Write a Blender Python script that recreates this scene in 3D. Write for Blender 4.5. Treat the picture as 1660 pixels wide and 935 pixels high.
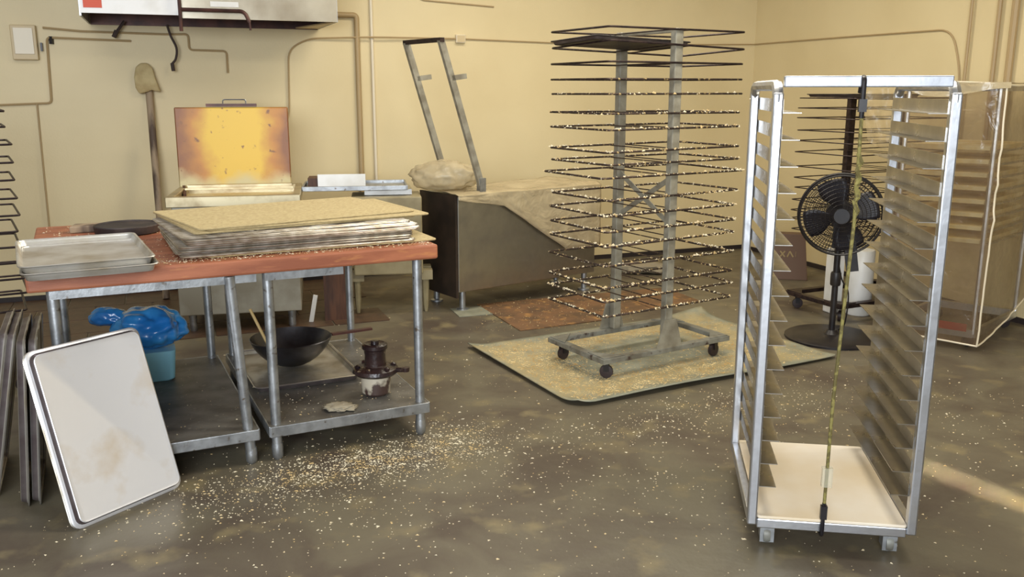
import bpy, bmesh, math, random
from mathutils import Vector, Matrix, noise
random.seed(7)
PI = math.pi
scene = bpy.context.scene
for o in list(bpy.data.objects): bpy.data.objects.remove(o)
C = scene.collection.objects

# ------------------------------------------------------------------ camera
cam_d = bpy.data.cameras.new('camera'); cam = bpy.data.objects.new('camera', cam_d); C.link(cam)
PITCH = math.atan(322.5/1450)
cam.location = (0, 0, 1.62); cam.rotation_euler = (PI/2-PITCH, 0, 0)
cam_d.sensor_width = 36; cam_d.lens = 36*1450/1660; cam_d.clip_start = .05
scene.camera = cam

# ------------------------------------------------------------------ world, lamps, exposure
w = bpy.data.worlds.new('world'); scene.world = w; w.use_nodes = True
w.node_tree.nodes['Background'].inputs[0].default_value = (.92, .88, .80, 1)
w.node_tree.nodes['Background'].inputs[1].default_value = .22
def area(name, loc, target, sx, sy, power, col, spread=PI):
    d = bpy.data.lights.new(name, 'AREA'); d.shape = 'RECTANGLE'; d.size = sx; d.size_y = sy
    d.energy = power; d.color = col; d.spread = spread
    o = bpy.data.objects.new(name, d); C.link(o); o.location = loc
    o.rotation_euler = (Vector(target)-Vector(loc)).to_track_quat('-Z', 'Y').to_euler()
    return o
area('doorway_daylight', (-.6, -3.0, 2.3), (0.3, 5, 1.2), 3.6, 2.0, 470, (.88, .94, 1.0))
area('ceiling_tube_light', (1.2, 3.6, 3.25), (1.2, 3.6, 0), 2.4, .5, 85, (1, .94, .80))
area('ceiling_tube_light', (0.6, 6.2, 3.25), (0.6, 6.2, 0), 2.4, .5, 70, (1, .92, .76))
area('ceiling_tube_light', (-2.6, 4.2, 3.25), (-2.6, 4.2, 0), 1.2, .5, 24, (.95, .95, 1))
area('door_gap_light', (1.97, 3.44, 3.28), (1.97, 3.4401, 0), .035, .75, .75, (1, .84, .56), math.radians(4)).rotation_euler = (0, 0, math.radians(34))
scene.view_settings.view_transform = 'Standard'; scene.view_settings.look = 'None'
scene.view_settings.gamma = 1; scene.view_settings.use_curve_mapping = False
scene.view_settings.exposure = 0.0

# ------------------------------------------------------------------ materials
def srgb(r, g, b):
    f = lambda c: (c/255/12.92) if c/255 <= .04045 else ((c/255+.055)/1.055)**2.4
    return (f(r), f(g), f(b), 1)
def mat(name, col, rough=.5, metal=0, col2=None, scale=6, detail=6, lo=.4, hi=.6, bump=0, bscale=None,
        col3=None, scale3=20, lo3=.6, hi3=.7, rough2=None, dist=0, stretch=None, alpha=None, trans=0, coat=0, ior=None):
    m = bpy.data.materials.new(name); m.use_nodes = True
    nt = m.node_tree; N = nt.nodes; L = nt.links; b = N['Principled BSDF']
    b.inputs['Base Color'].default_value = col; b.inputs['Roughness'].default_value = rough; b.inputs['Metallic'].default_value = metal
    if trans: b.inputs['Transmission Weight'].default_value = trans
    if coat: b.inputs['Coat Weight'].default_value = coat
    if ior: b.inputs['IOR'].default_value = ior
    if alpha is not None: b.inputs['Alpha'].default_value = alpha
    tc = N.new('ShaderNodeTexCoord'); src = tc.outputs['Object']
    if stretch:
        mp = N.new('ShaderNodeMapping'); L.new(src, mp.inputs[0]); mp.inputs['Scale'].default_value = stretch; src = mp.outputs[0]
    def nz(sc, lo, hi, ds=0):
        n = N.new('ShaderNodeTexNoise'); n.inputs['Scale'].default_value = sc; n.inputs['Detail'].default_value = detail; n.inputs['Distortion'].default_value = ds
        L.new(src, n.inputs['Vector'])
        r = N.new('ShaderNodeMapRange'); r.inputs[1].default_value = lo; r.inputs[2].default_value = hi; L.new(n.outputs[0], r.inputs[0])
        return n, r
    cur = None
    if col2:
        n, r = nz(scale, lo, hi, dist); mx = N.new('ShaderNodeMix'); mx.data_type = 'RGBA'
        mx.inputs[6].default_value = col; mx.inputs[7].default_value = col2; L.new(r.outputs[0], mx.inputs[0]); cur = mx.outputs[2]
        if rough2 is not None:
            rr = N.new('ShaderNodeMapRange'); rr.inputs[3].default_value = rough; rr.inputs[4].default_value = rough2
            L.new(r.outputs[0], rr.inputs[0]); L.new(rr.outputs[0], b.inputs['Roughness'])
    if col3:
        n, r = nz(scale3, lo3, hi3); mx = N.new('ShaderNodeMix'); mx.data_type = 'RGBA'
        if cur: L.new(cur, mx.inputs[6])
        else: mx.inputs[6].default_value = col
        mx.inputs[7].default_value = col3; L.new(r.outputs[0], mx.inputs[0]); cur = mx.outputs[2]
    if cur: L.new(cur, b.inputs['Base Color'])
    if bump:
        n = N.new('ShaderNodeTexNoise'); n.inputs['Scale'].default_value = bscale or scale; n.inputs['Detail'].default_value = 8; L.new(src, n.inputs['Vector'])
        bp = N.new('ShaderNodeBump'); bp.inputs['Strength'].default_value = bump; bp.inputs['Distance'].default_value = .02
        L.new(n.outputs[0], bp.inputs['Height']); L.new(bp.outputs[0], b.inputs['Normal'])
    return m
M = {}
M['wall_cream'] = mat('wall_cream', srgb(222,205,162), .5, 0, srgb(214,196,152), 1.3, 6, .35, .7, .05, 60)
M['ceiling'] = mat('ceiling', srgb(215,205,185), .8)
M['floor'] = mat('floor', srgb(108,101,84), .42, 0, srgb(82,71,60), 2.2, 10, .38, .66, .12, 14, srgb(132,120,90), 5, .56, .74, .55, .6)
M['tile'] = mat('tile', srgb(86,64,48), .45, 0, srgb(66,50,40), 9, 6, .4, .7, .1, 40)
M['cream_paint'] = mat('cream_paint', srgb(204,184,144), .5)
M['pipe_brown'] = mat('pipe_brown', srgb(172,148,108), .55)
M['steel'] = mat('steel', (.52,.52,.50,1), .30, 1, (.36,.35,.33,1), 5, 8, .4, .7, .03, 30, rough2=.45)
M['aluminium'] = mat('aluminium', (.66,.68,.72,1), .32, 1, (.42,.42,.44,1), 9, 8, .45, .75, .03, 40, rough2=.5)
M['alu_dull'] = mat('alu_dull', (.50,.52,.56,1), .5, .9, (.36,.37,.40,1), 9, 8, .45, .7, .04, 40)
M['slide'] = mat('slide', (.48,.46,.42,1), .26, 1, (.36,.34,.31,1), 6, 6, .4, .7, rough2=.40)
M['galvanised'] = mat('galvanised', (.46,.48,.50,1), .42, .85, (.30,.31,.32,1), 16, 8, .42, .66, .06, 50, (.16,.13,.10,1), 30, .62, .72)
M['shelf_steel'] = mat('shelf_steel', (.22,.21,.19,1), .48, .6, (.11,.10,.09,1), 6, 8, .4, .68, .06, 50, (.30,.29,.25,1), 24, .62, .74)
M['pan_bright'] = mat('pan_bright', (.80,.80,.83,1), .40, .6, (.56,.44,.28,1), 3.6, 5, .54, .80, .02, 30, rough2=.5)
M['pan_table'] = mat('pan_table', (.74,.73,.70,1), .34, .8, (.42,.37,.28,1), 5, 8, .40, .66, .03, 30, rough2=.5)
M['pan_side_shade'] = mat('pan_side_shade', (.22,.19,.19,1), .42, .75, (.13,.10,.10,1), 9, 6, .4, .65)
M['pan_dull'] = mat('pan_dull', (.66,.64,.60,1), .34, .85, (.42,.37,.28,1), 7, 8, .4, .65, .04, 30, rough2=.55)
M['pan_black'] = mat('pan_black', (.035,.028,.028,1), .55, .3, (.08,.06,.05,1), 10, 6, .5, .7, .1, 60)
M['wire_dark'] = mat('wire_dark', srgb(74,58,50), .5, .35, srgb(48,38,36), 30, 4, .4, .6, .2, 120, srgb(190,164,112), 45, .60, .68)
M['wire_clean'] = mat('wire_clean', srgb(66,52,48), .45, .5, srgb(44,34,36), 30, 4)
M['rack_steel'] = mat('rack_steel', srgb(158,154,140), .42, .25, srgb(128,122,108), 12, 8, .4, .66, .05, 40)
M['dolly_steel'] = mat('dolly_steel', srgb(134,134,126), .5, .2, srgb(104,100,90), 12, 8, .4, .66, .08, 40, srgb(62,46,42), 16, .6, .7)
M['rubber'] = mat('rubber', srgb(42,34,34), .6)
M['caster_red'] = mat('caster_red', srgb(48,36,36), .5)
M['screen_metal'] = mat('screen_metal', (.58,.54,.48,1), .38, .8, (.36,.31,.24,1), 20, 6, .4, .62)
M['screen_crust'] = mat('screen_crust', srgb(190,172,128), .7, .1, srgb(166,146,104), 60, 8, .3, .75, .2, 90)
M['wood_top'] = mat('wood_top', srgb(166,102,72), .5, 0, srgb(138,80,56), 3, 8, .4, .66, .06, 40, srgb(188,126,78), 8, .58, .75, stretch=(1, 5, 5))
M['peel_wood'] = mat('peel_wood', srgb(158,138,112), .7, 0, srgb(84,68,56), 9, 8, .45, .6, .1, 40, stretch=(1, 1, .25))
M['peel_cloth'] = mat('peel_cloth', srgb(196,178,132), .8, 0, srgb(164,142,98), 7, 6, .4, .65, .3, 30)
M['brown_board'] = mat('brown_board', srgb(126,92,62), .65, 0, srgb(98,74,52), 5, 8, .38, .6, .08, 40, srgb(168,124,72), 12, .55, .72)
M['dark_wood'] = mat('dark_wood', srgb(96,62,42), .6, 0, srgb(66,42,32), 6, 8, .4, .65, .05, 40, stretch=(4, 4, .6))
M['mat_rubber'] = mat('mat_rubber', srgb(146,146,128), .7, 0, srgb(126,126,108), 8, 8, .4, .65, .08, 60)
M['crumb'] = mat('crumb', srgb(232,220,190), .75, 0, srgb(206,178,126), 14, 3, .45, .6)
M['crumb_dust'] = mat('crumb_dust', srgb(214,190,138), .8, 0, srgb(182,146,86), 12, 3, .45, .6)
M['white_paint'] = mat('white_paint', srgb(238,238,236), .4, 0, srgb(222,220,214), 4)
M['grease'] = mat('grease', srgb(92,58,50), .45, .3, srgb(60,38,36), 7, 6, .4, .65, .06, 30)
M['black'] = mat('black', srgb(26,23,27), .4, .1, srgb(40,36,37), 14)
M['fan_blade'] = mat('fan_blade', srgb(30,28,38), .4)
M['hood_steel'] = mat('hood_steel', (.42,.38,.30,1), .38, .8, (.26,.22,.16,1), 2.2, 6, .4, .65, .03, 20)
M['fryer_metal'] = mat('fryer_metal', (.60,.52,.34,1), .35, .8, (.30,.22,.12,1), 6, 6, .45, .7)
M['dark_panel'] = mat('dark_panel', srgb(66,54,46), .5, .2, srgb(48,40,36), 5)
M['red_label'] = mat('red_label', srgb(214,92,66), .6)
M['hose'] = mat('hose', srgb(60,46,42), .6)
M['blue_bag'] = mat('blue_bag', srgb(66,158,226), .22, 0, srgb(36,118,196), 5, 4, coat=.4)
M['blue_tub'] = mat('blue_tub', srgb(150,214,238), .45)
M['wok'] = mat('wok', (.10,.10,.11,1), .32, .8, (.05,.045,.045,1), 6, 6, .4, .7, .03, 30)
M['stick'] = mat('stick', srgb(196,168,112), .6)
M['chocolate'] = mat('chocolate', srgb(52,36,34), .3, 0, srgb(34,24,26), 9, 6, .4, .6, .2, 40, srgb(170,150,120), 26, .66, .72)
M['glaze'] = mat('glaze', srgb(190,180,160), .5, 0, srgb(70,52,46), 7, 6, .5, .56)
M['rag'] = mat('rag', srgb(150,140,120), .85)
M['beige_enamel'] = mat('beige_enamel', srgb(164,152,118), .45, 0, srgb(140,128,96), 8, 6, .4, .7)
M['fryer_panel'] = mat('fryer_panel', srgb(170,166,152), .4, .3, srgb(148,142,126), 5, 6)
M['cardboard'] = mat('cardboard', srgb(226,208,178), .6, 0, srgb(238,228,212), 2.6, 6, .4, .7)
M['brown_box'] = mat('brown_box', srgb(98,74,58), .6)
M['pale_print'] = mat('pale_print', srgb(150,130,90), .6)
M['cord_yellow'] = mat('cord_yellow', srgb(142,132,74), .7, 0, srgb(104,94,52), 60, 3, .45, .55)
M['cream_trim'] = mat('cream_trim', srgb(226,214,188), .4)
M['gold_bake'] = mat('gold_bake', srgb(255,242,196), .4, .0, srgb(242,216,150), 6)
M['clear_tag'] = mat('clear_tag', srgb(220,214,190), .25, 0, alpha=.4)
M['red_crate'] = mat('red_crate', srgb(150,50,42), .5)

def plastic(name, tint, opac, rough=.25):
    m = bpy.data.materials.new(name); m.use_nodes = True; nt = m.node_tree; N = nt.nodes; L = nt.links
    N.remove(N['Principled BSDF']); out = N['Material Output']
    tr = N.new('ShaderNodeBsdfTransparent'); tr.inputs[0].default_value = (.95,.92,.86,1)
    df = N.new('ShaderNodeBsdfPrincipled'); df.inputs['Base Color'].default_value = tint; df.inputs['Roughness'].default_value = rough
    tc = N.new('ShaderNodeTexCoord'); nz = N.new('ShaderNodeTexNoise'); nz.inputs['Scale'].default_value = 5; nz.inputs['Detail'].default_value = 6
    L.new(tc.outputs['Object'], nz.inputs['Vector'])
    r = N.new('ShaderNodeMapRange'); r.inputs[1].default_value = .22; r.inputs[2].default_value = .7; r.inputs[3].default_value = opac*.7; r.inputs[4].default_value = min(1, opac*1.35)
    L.new(nz.outputs[0], r.inputs[0])
    mx = N.new('ShaderNodeMixShader'); L.new(r.outputs[0], mx.inputs[0]); L.new(tr.outputs[0], mx.inputs[1]); L.new(df.outputs[0], mx.inputs[2])
    bp = N.new('ShaderNodeBump'); bp.inputs['Strength'].default_value = .35; bp.inputs['Distance'].default_value = .03
    n2 = N.new('ShaderNodeTexNoise'); n2.inputs['Scale'].default_value = 9; n2.inputs['Distortion'].default_value = 1.5; L.new(tc.outputs['Object'], n2.inputs['Vector'])
    L.new(n2.outputs[0], bp.inputs['Height']); L.new(bp.outputs[0], df.inputs['Normal'])
    L.new(mx.outputs[0], out.inputs[0]); return m
M['cover_plastic'] = plastic('cover_plastic', srgb(122,102,80), .44, .2)
M['drape_plastic'] = plastic('drape_plastic', srgb(196,180,146), .72)
M['bundle_plastic'] = plastic('bundle_plastic', srgb(206,192,160), .55)
M['flap_plastic'] = plastic('flap_plastic', srgb(190,170,134), .30)

def mat_dust():
    m = M['mat_rubber'].copy(); m.name = 'dusty_mat'; nt = m.node_tree; N = nt.nodes; L = nt.links; b = N['Principled BSDF']
    src = b.inputs['Base Color'].links[0].from_socket
    tc = N.new('ShaderNodeTexCoord'); sp = N.new('ShaderNodeSeparateXYZ'); L.new(tc.outputs['Object'], sp.inputs[0])
    def mt(op, *a):
        n = N.new('ShaderNodeMath'); n.operation = op
        for i, q in enumerate(a):
            if isinstance(q, (int, float)): n.inputs[i].default_value = q
            else: L.new(q, n.inputs[i])
        return n.outputs[0]
    e = mt('MAXIMUM', mt('DIVIDE', mt('ABSOLUTE', mt('SUBTRACT', sp.outputs[0], .88)), .60), mt('DIVIDE', mt('ABSOLUTE', mt('SUBTRACT', sp.outputs[1], .66)), .36))
    nz = N.new('ShaderNodeTexNoise'); nz.inputs['Scale'].default_value = 6; nz.inputs['Detail'].default_value = 10; L.new(tc.outputs['Object'], nz.inputs['Vector'])
    band = mt('SUBTRACT', .50, mt('ABSOLUTE', mt('SUBTRACT', mt('ADD', e, mt('MULTIPLY', mt('SUBTRACT', nz.outputs[0], .5), 1.2)), 1.22)))
    n2 = N.new('ShaderNodeTexNoise'); n2.inputs['Scale'].default_value = 45; n2.inputs['Detail'].default_value = 4; L.new(tc.outputs['Object'], n2.inputs['Vector'])
    fac = mt('MULTIPLY', mt('MINIMUM', mt('MULTIPLY', mt('MAXIMUM', band, 0), 3.0), 1), mt('ADD', n2.outputs[0], .02)); 
    mx = N.new('ShaderNodeMix'); mx.data_type = 'RGBA'; mx.clamp_factor = True; L.new(fac, mx.inputs[0]); L.new(src, mx.inputs[6]); mx.inputs[7].default_value = srgb(186,164,112)
    L.new(mx.outputs[2], b.inputs['Base Color']); return m
M['dusty_mat'] = mat_dust()
def fryer_lid_mat():
    m = bpy.data.materials.new('greasy_lid'); m.use_nodes = True; nt = m.node_tree; N = nt.nodes; L = nt.links; b = N['Principled BSDF']
    b.inputs['Roughness'].default_value = .42; b.inputs['Metallic'].default_value = .1
    tc = N.new('ShaderNodeTexCoord'); sp = N.new('ShaderNodeSeparateXYZ'); L.new(tc.outputs['Object'], sp.inputs[0])
    nz = N.new('ShaderNodeTexNoise'); nz.inputs['Scale'].default_value = 4; nz.inputs['Detail'].default_value = 6; L.new(tc.outputs['Object'], nz.inputs['Vector'])
    def math_(op, a, bb):
        n = N.new('ShaderNodeMath'); n.operation = op
        for i, q in enumerate((a, bb)):
            if isinstance(q, (int, float)): n.inputs[i].default_value = q
            else: L.new(q, n.inputs[i])
        return n.outputs[0]
    wob = math_('MULTIPLY', math_('SUBTRACT', nz.outputs[0], .5), .34)
    ax = math_('ADD', math_('ABSOLUTE', math_('ADD', sp.outputs[0], -.02), 0), wob)       # brown towards both sides
    r1 = N.new('ShaderNodeValToRGB'); r1.color_ramp.elements[0].position = .16; r1.color_ramp.elements[0].color = srgb(208,170,50)
    r1.color_ramp.elements[1].position = .38; r1.color_ramp.elements[1].color = srgb(128,80,44)
    e = r1.color_ramp.elements.new(.27); e.color = srgb(176,118,44)
    L.new(ax, r1.inputs[0])
    hz = math_('ADD', sp.outputs[2], wob)                                                # bare metal near the foot
    r2 = N.new('ShaderNodeMapRange'); r2.inputs[1].default_value = -.27; r2.inputs[2].default_value = -.16; L.new(hz, r2.inputs[0])
    mx = N.new('ShaderNodeMix'); mx.data_type = 'RGBA'; L.new(r2.outputs[0], mx.inputs[0]); mx.inputs[6].default_value = srgb(190,176,128); L.new(r1.outputs[0], mx.inputs[7])
    n3 = N.new('ShaderNodeTexNoise'); n3.inputs['Scale'].default_value = 22; L.new(tc.outputs['Object'], n3.inputs['Vector'])
    r3 = N.new('ShaderNodeMapRange'); r3.inputs[1].default_value = .66; r3.inputs[2].default_value = .76; L.new(n3.outputs[0], r3.inputs[0])
    m2 = N.new('ShaderNodeMix'); m2.data_type = 'RGBA'; L.new(r3.outputs[0], m2.inputs[0]); L.new(mx.outputs[2], m2.inputs[6]); m2.inputs[7].default_value = srgb(120,78,40)
    L.new(m2.outputs[2], b.inputs['Base Color']); return m
M['greasy_lid'] = fryer_lid_mat()

# ------------------------------------------------------------------ mesh helpers
class MB:
    def __init__(s): s.v = []; s.f = []; s.sm = []
    def add(s, vs, fs, smooth=False, mx=None):
        o = len(s.v)
        s.v += [tuple(mx @ Vector(p)) if mx else tuple(p) for p in vs]
        s.f += [tuple(i+o for i in f) for f in fs]; s.sm += [smooth]*len(fs); return s
    def box(s, c, d, rz=0, mx=None):
        x, y, z = d[0]/2, d[1]/2, d[2]/2
        R = Matrix.Translation(c) @ Matrix.Rotation(rz, 4, 'Z')
        if mx: R = mx @ R
        vs = [(i*x, j*y, k*z) for k in (-1, 1) for (i, j) in ((-1,-1),(1,-1),(1,1),(-1,1))]
        return s.add(vs, [(3,2,1,0),(4,5,6,7),(0,1,5,4),(1,2,6,5),(2,3,7,6),(3,0,4,7)], False, R)
    def bar(s, a, b, w, h, up=(0,0,1)):
        a = Vector(a); b = Vector(b); d = (b-a); n = d.normalized(); up = Vector(up)
        sx = n.cross(up).normalized(); u = sx.cross(n)
        vs = [p + sx*i*w/2 + u*j*h/2 for p in (a, b) for (i, j) in ((-1,-1),(1,-1),(1,1),(-1,1))]
        return s.add(vs, [(0,1,2,3),(7,6,5,4),(0,4,5,1),(1,5,6,2),(2,6,7,3),(3,7,4,0)])
    def tube(s, pts, r, n=8, closed=False, r_end=None):
        P = [Vector(p) for p in pts]; k = len(P); o = len(s.v); ref = None
        for i, p in enumerate(P):
            if closed: t = (P[(i+1) % k]-P[i-1]).normalized()
            else: t = (P[min(i+1, k-1)]-P[max(i-1, 0)]).normalized()
            if ref is None: ref = Vector((0,0,1)) if abs(t.z) < .9 else Vector((1,0,0))
            a = t.cross(ref).normalized(); b = a.cross(t); ref = b
            sc = 1.0
            if (0 < i < k-1) or closed:
                d1 = (P[i]-P[i-1]).normalized(); d2 = (P[(i+1) % k]-P[i]).normalized(); sc = 1/max(.5, math.sqrt(max(.01, (1+d1.dot(d2))/2)))
            rr = r if r_end is None else r+(r_end-r)*i/(k-1)
            for j in range(n):
                q = 2*PI*j/n; s.v.append(tuple(p+(a*math.cos(q)+b*math.sin(q))*rr*(1 if n > 4 else 1.2)*(sc if False else 1)))
        m = k if closed else k-1
        for i in range(m):
            for j in range(n):
                i2 = (i+1) % k; j2 = (j+1) % n
                s.f.append((o+i*n+j, o+i2*n+j, o+i2*n+j2, o+i*n+j2)); s.sm.append(n > 4)
        if not closed:
            s.f.append(tuple(o+j for j in range(n))); s.f.append(tuple(o+(k-1)*n+j for j in reversed(range(n)))); s.sm += [False, False]
        return s
    def lathe(s, prof, n=24, c=(0,0,0), mx=None):
        o = len(s.v); k = len(prof); T = Matrix.Translation(c)
        if mx: T = T @ mx
        for (r, z) in prof:
            for j in range(n):
                q = 2*PI*j/n; s.v.append(tuple(T @ Vector((r*math.cos(q), r*math.sin(q), z))))
        for i in range(k-1):
            for j in range(n):
                j2 = (j+1) % n; s.f.append((o+i*n+j, o+i*n+j2, o+(i+1)*n+j2, o+(i+1)*n+j)); s.sm.append(True)
        if prof[0][0] > 1e-5: s.f.append(tuple(o+j for j in reversed(range(n)))); s.sm.append(False)
        if prof[-1][0] > 1e-5: s.f.append(tuple(o+(k-1)*n+j for j in range(n))); s.sm.append(False)
        return s
    def prism(s, poly, z0, z1):
        n = len(poly); vs = [(x, y, z0) for x, y in poly]+[(x, y, z1) for x, y in poly]
        return s.add(vs, [tuple(reversed(range(n))), tuple(range(n, 2*n))]+[(i, (i+1) % n, n+(i+1) % n, n+i) for i in range(n)])
    def loft(s, loops, cap=True, smooth=True):
        o = len(s.v); n = len(loops[0])
        for L in loops: s.v += [tuple(p) for p in L]
        for i in range(len(loops)-1):
            for j in range(n):
                j2 = (j+1) % n; s.f.append((o+i*n+j, o+i*n+j2, o+(i+1)*n+j2, o+(i+1)*n+j)); s.sm.append(smooth)
        if cap:
            s.f.append(tuple(o+j for j in reversed(range(n)))); s.f.append(tuple(o+(len(loops)-1)*n+j for j in range(n))); s.sm += [False, False]
        return s
    def grid(s, fn, nu, nv, smooth=True):
        o = len(s.v)
        for i in range(nu+1):
            for j in range(nv+1): s.v.append(tuple(fn(i/nu, j/nv)))
        for i in range(nu):
            for j in range(nv):
                a = o+i*(nv+1)+j; s.f.append((a, a+nv+1, a+nv+2, a+1)); s.sm.append(smooth)
        return s
    def mesh(s, name, m):
        me = bpy.data.meshes.new(name); me.from_pydata(s.v, [], s.f); me.update()
        me.polygons.foreach_set('use_smooth', s.sm)
        if any(s.sm): me.set_sharp_from_angle(angle=.7)
        if m: me.materials.append(M[m] if isinstance(m, str) else m)
        return me
    def build(s, name, m, parent=None, loc=None, bevel=0, **k):
        o = bpy.data.objects.new(name, s.mesh(name, m)); C.link(o)
        if parent: o.parent = parent
        if loc: o.location = loc
        if bevel:
            b = o.modifiers.new('b', 'BEVEL'); b.width = bevel; b.segments = 2; b.limit_method = 'ANGLE'
        for a, q in k.items(): o[a] = q
        return o
def inst(me, name, parent=None, loc=None, rz=0, **k):
    o = bpy.data.objects.new(name, me); C.link(o)
    if parent: o.parent = parent
    if loc: o.location = loc
    o.rotation_euler = (0, 0, rz)
    for a, q in k.items(): o[a] = q
    return o
def thing(name, label, cat, loc=(0,0,0), rz=0, group=None):
    o = bpy.data.objects.new(name, None); C.link(o); o.location = loc; o.rotation_euler = (0, 0, rz); o.empty_display_size = .1
    o['label'] = label; o['category'] = cat
    if group: o['group'] = group
    return o
def tag(o, label, cat, group=None):
    o['label'] = label; o['category'] = cat
    if group: o['group'] = group
    return o
def rrect(w, h, r, z, n=5):
    pts = []
    for (cx, cy, a0) in ((w/2-r, h/2-r, 0), (-w/2+r, h/2-r, 90), (-w/2+r, -h/2+r, 180), (w/2-r, -h/2+r, 270)):
        for i in range(n):
            a = math.radians(a0+90*i/(n-1)); pts.append((cx+r*math.cos(a), cy+r*math.sin(a), z))
    return pts
def arc3(pts, n=8):
    """smooth a polyline (Catmull-Rom)"""
    P = [Vector(p) for p in pts]; P = [2*P[0]-P[1]]+P+[2*P[-1]-P[-2]]; out = []
    for i in range(1, len(P)-2):
        for k in range(n):
            t = k/n; a, b, c, d = P[i-1:i+3]
            out.append(.5*((2*b)+(c-a)*t+(2*a-5*b+4*c-d)*t*t+(-a+3*b-3*c+d)*t**3))
    out.append(P[-2]); return out
def rounded(pts, r=.05, n=5):
    """polyline with rounded bends"""
    P = [Vector(p) for p in pts]; out = [P[0]]
    for i in range(1, len(P)-1):
        a = (P[i-1]-P[i]); b = (P[i+1]-P[i]); q = min(r, a.length*.45, b.length*.45)
        A = P[i]+a.normalized()*q; B = P[i]+b.normalized()*q
        for k in range(n+1):
            t = k/n; out.append((1-t)**2*A+2*t*(1-t)*P[i]+t*t*B)
    out.append(P[-1]); return out

# ------------------------------------------------------------------ room shell
EU = Vector((.933, .360, 0)); EV = Vector((.360, -.933, 0)); CO = Vector((2.42, 9.23, 0)); WA = math.atan2(.360, .933)
def wb(u, d, z): return CO+EU*u+EV*d+Vector((0,0,z))            # u along the back wall (negative = left), d out of it
def wr(v, d, z): return CO+EV*v-EU*d+Vector((0,0,z))            # v along the right wall towards the viewer, d out of it
def setting(o): o['kind'] = 'structure'; return o
f = setting(MB().box((-.5, 3.5, -.05), (15, 15, .1)).build('floor', 'floor'))
MBw = MB(); MBw.bar(wb(-9, -.06, 1.65), wb(.12, -.06, 1.65), .12, 3.3); setting(MBw.build('wall_back', 'wall_cream'))
MBw = MB(); MBw.bar(wr(0, -.06, 1.65), wr(7.5, -.06, 1.65), .12, 3.3); setting(MBw.build('wall_right', 'wall_cream'))
setting(MB().box((-.5, 4.6, 3.36), (15, 11, .1)).build('ceiling', 'ceiling'))
# quarry tiles of the floor strip along the back wall, by the left edge
TT = MB().prism([(p[0], p[1]) for p in rrect(.388, .388, .012, 0, 3)], -.002, .006).mesh('tile', 'tile')
for i in range(7):
    for j in range(4):
        p = wb(-6.95+.4*i+(.2 if j % 2 else 0), .22+.4*j, 0)
        inst(TT, 'tile', f, (p.x, p.y, random.uniform(-.001, .001)), WA)
# wall base strip
b = MB(); b.bar(wb(-8.5, .008, .02), wb(0, .008, .02), .016, .04); setting(b.build('baseboard_back', 'rubber'))
b = MB(); b.bar(wr(.02, .008, .02), wr(6, .008, .02), .016, .04); setting(b.build('baseboard_right', 'rubber'))
# wall pipes and cables
b = MB(); b.tube(rounded([wb(-4.17, .03, 2.224), wb(-3.995, .03, 2.224), wb(-4.0, .03, .05)], .03), .022, 10)
tag(b.build('wall_pipe', 'pipe_brown'), 'thick painted pipe elbowing out of the hood and running down the back wall', 'pipe')
b = MB(); b.tube([wb(-3.868, .02, 3.29), wb(-3.868, .02, .05)], .014, 10)
tag(b.build('wall_conduit', 'cream_trim'), 'straight pale conduit running floor to ceiling right of the painted hood pipe', 'conduit')
b = MB(); b.tube(rounded([wb(-4.72, .25, 1.346), wb(-4.585, .02, 1.36), wb(-4.565, .02, 1.94), wb(-4.40, .02, 2.03), wb(-3.868, .052, 2.05), wb(-3.12, .02, 2.052)], .14, 6), .0075, 6)
tag(b.build('wall_cable', 'pipe_brown'), 'cream cable looping from the yellow fryer lid up the back wall', 'cable')
b = MB(); b.tube([wb(-3.04, .015, 2.052), wb(-2.2, .012, 2.034), wb(-.9, .012, 2.04), wb(-.012, .012, 2.058)], .006, 6)
b.tube(rounded([wr(.012, .012, 2.058), wr(1.2, .012, 2.062), wr(2.45, .012, 2.06), wr(2.56, .012, 1.75), wr(2.56, .012, 1.3)], .13, 6), .0065, 6)
tag(b.build('wall_cable', 'pipe_brown'), 'thin cable along the back wall and corner, turning down the right wall', 'cable')
t = thing('junction_box', 'small square junction box on the cable above the leaning metal frame', 'box', wb(-3.085, .0, 2.052), WA)
MB().box((0, -.02, 0), (.085, .04, .07)).build('housing', 'cream_trim', t, bevel=.004); MB().box((0, -.042, 0), (.07, .004, .056)).build('cover_plate', 'cream_paint', t)
b = MB(); b.tube(rounded([wb(-3.46, .012, 2.8), wb(-3.44, .012, 2.366), wb(-2.769, .012, 2.33)], .04), .006, 6)
tag(b.build('wall_cable', 'pipe_brown'), 'thin cable bending off at the top of the back wall', 'cable')
for v, lab, rr in ((2.62, 'thin conduit at the top of the right wall, left one of the group', .012), (2.86, 'middle thin conduit of the group high on the right wall', .016), (2.99, 'rightmost thick conduit high on the right wall', .026)):
    b = MB(); b.tube([wr(v, .03, 3.29), wr(v, .03, 1.2)], rr, 8); tag(b.build('wall_conduit', 'pipe_brown'), lab, 'conduit')
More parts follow.
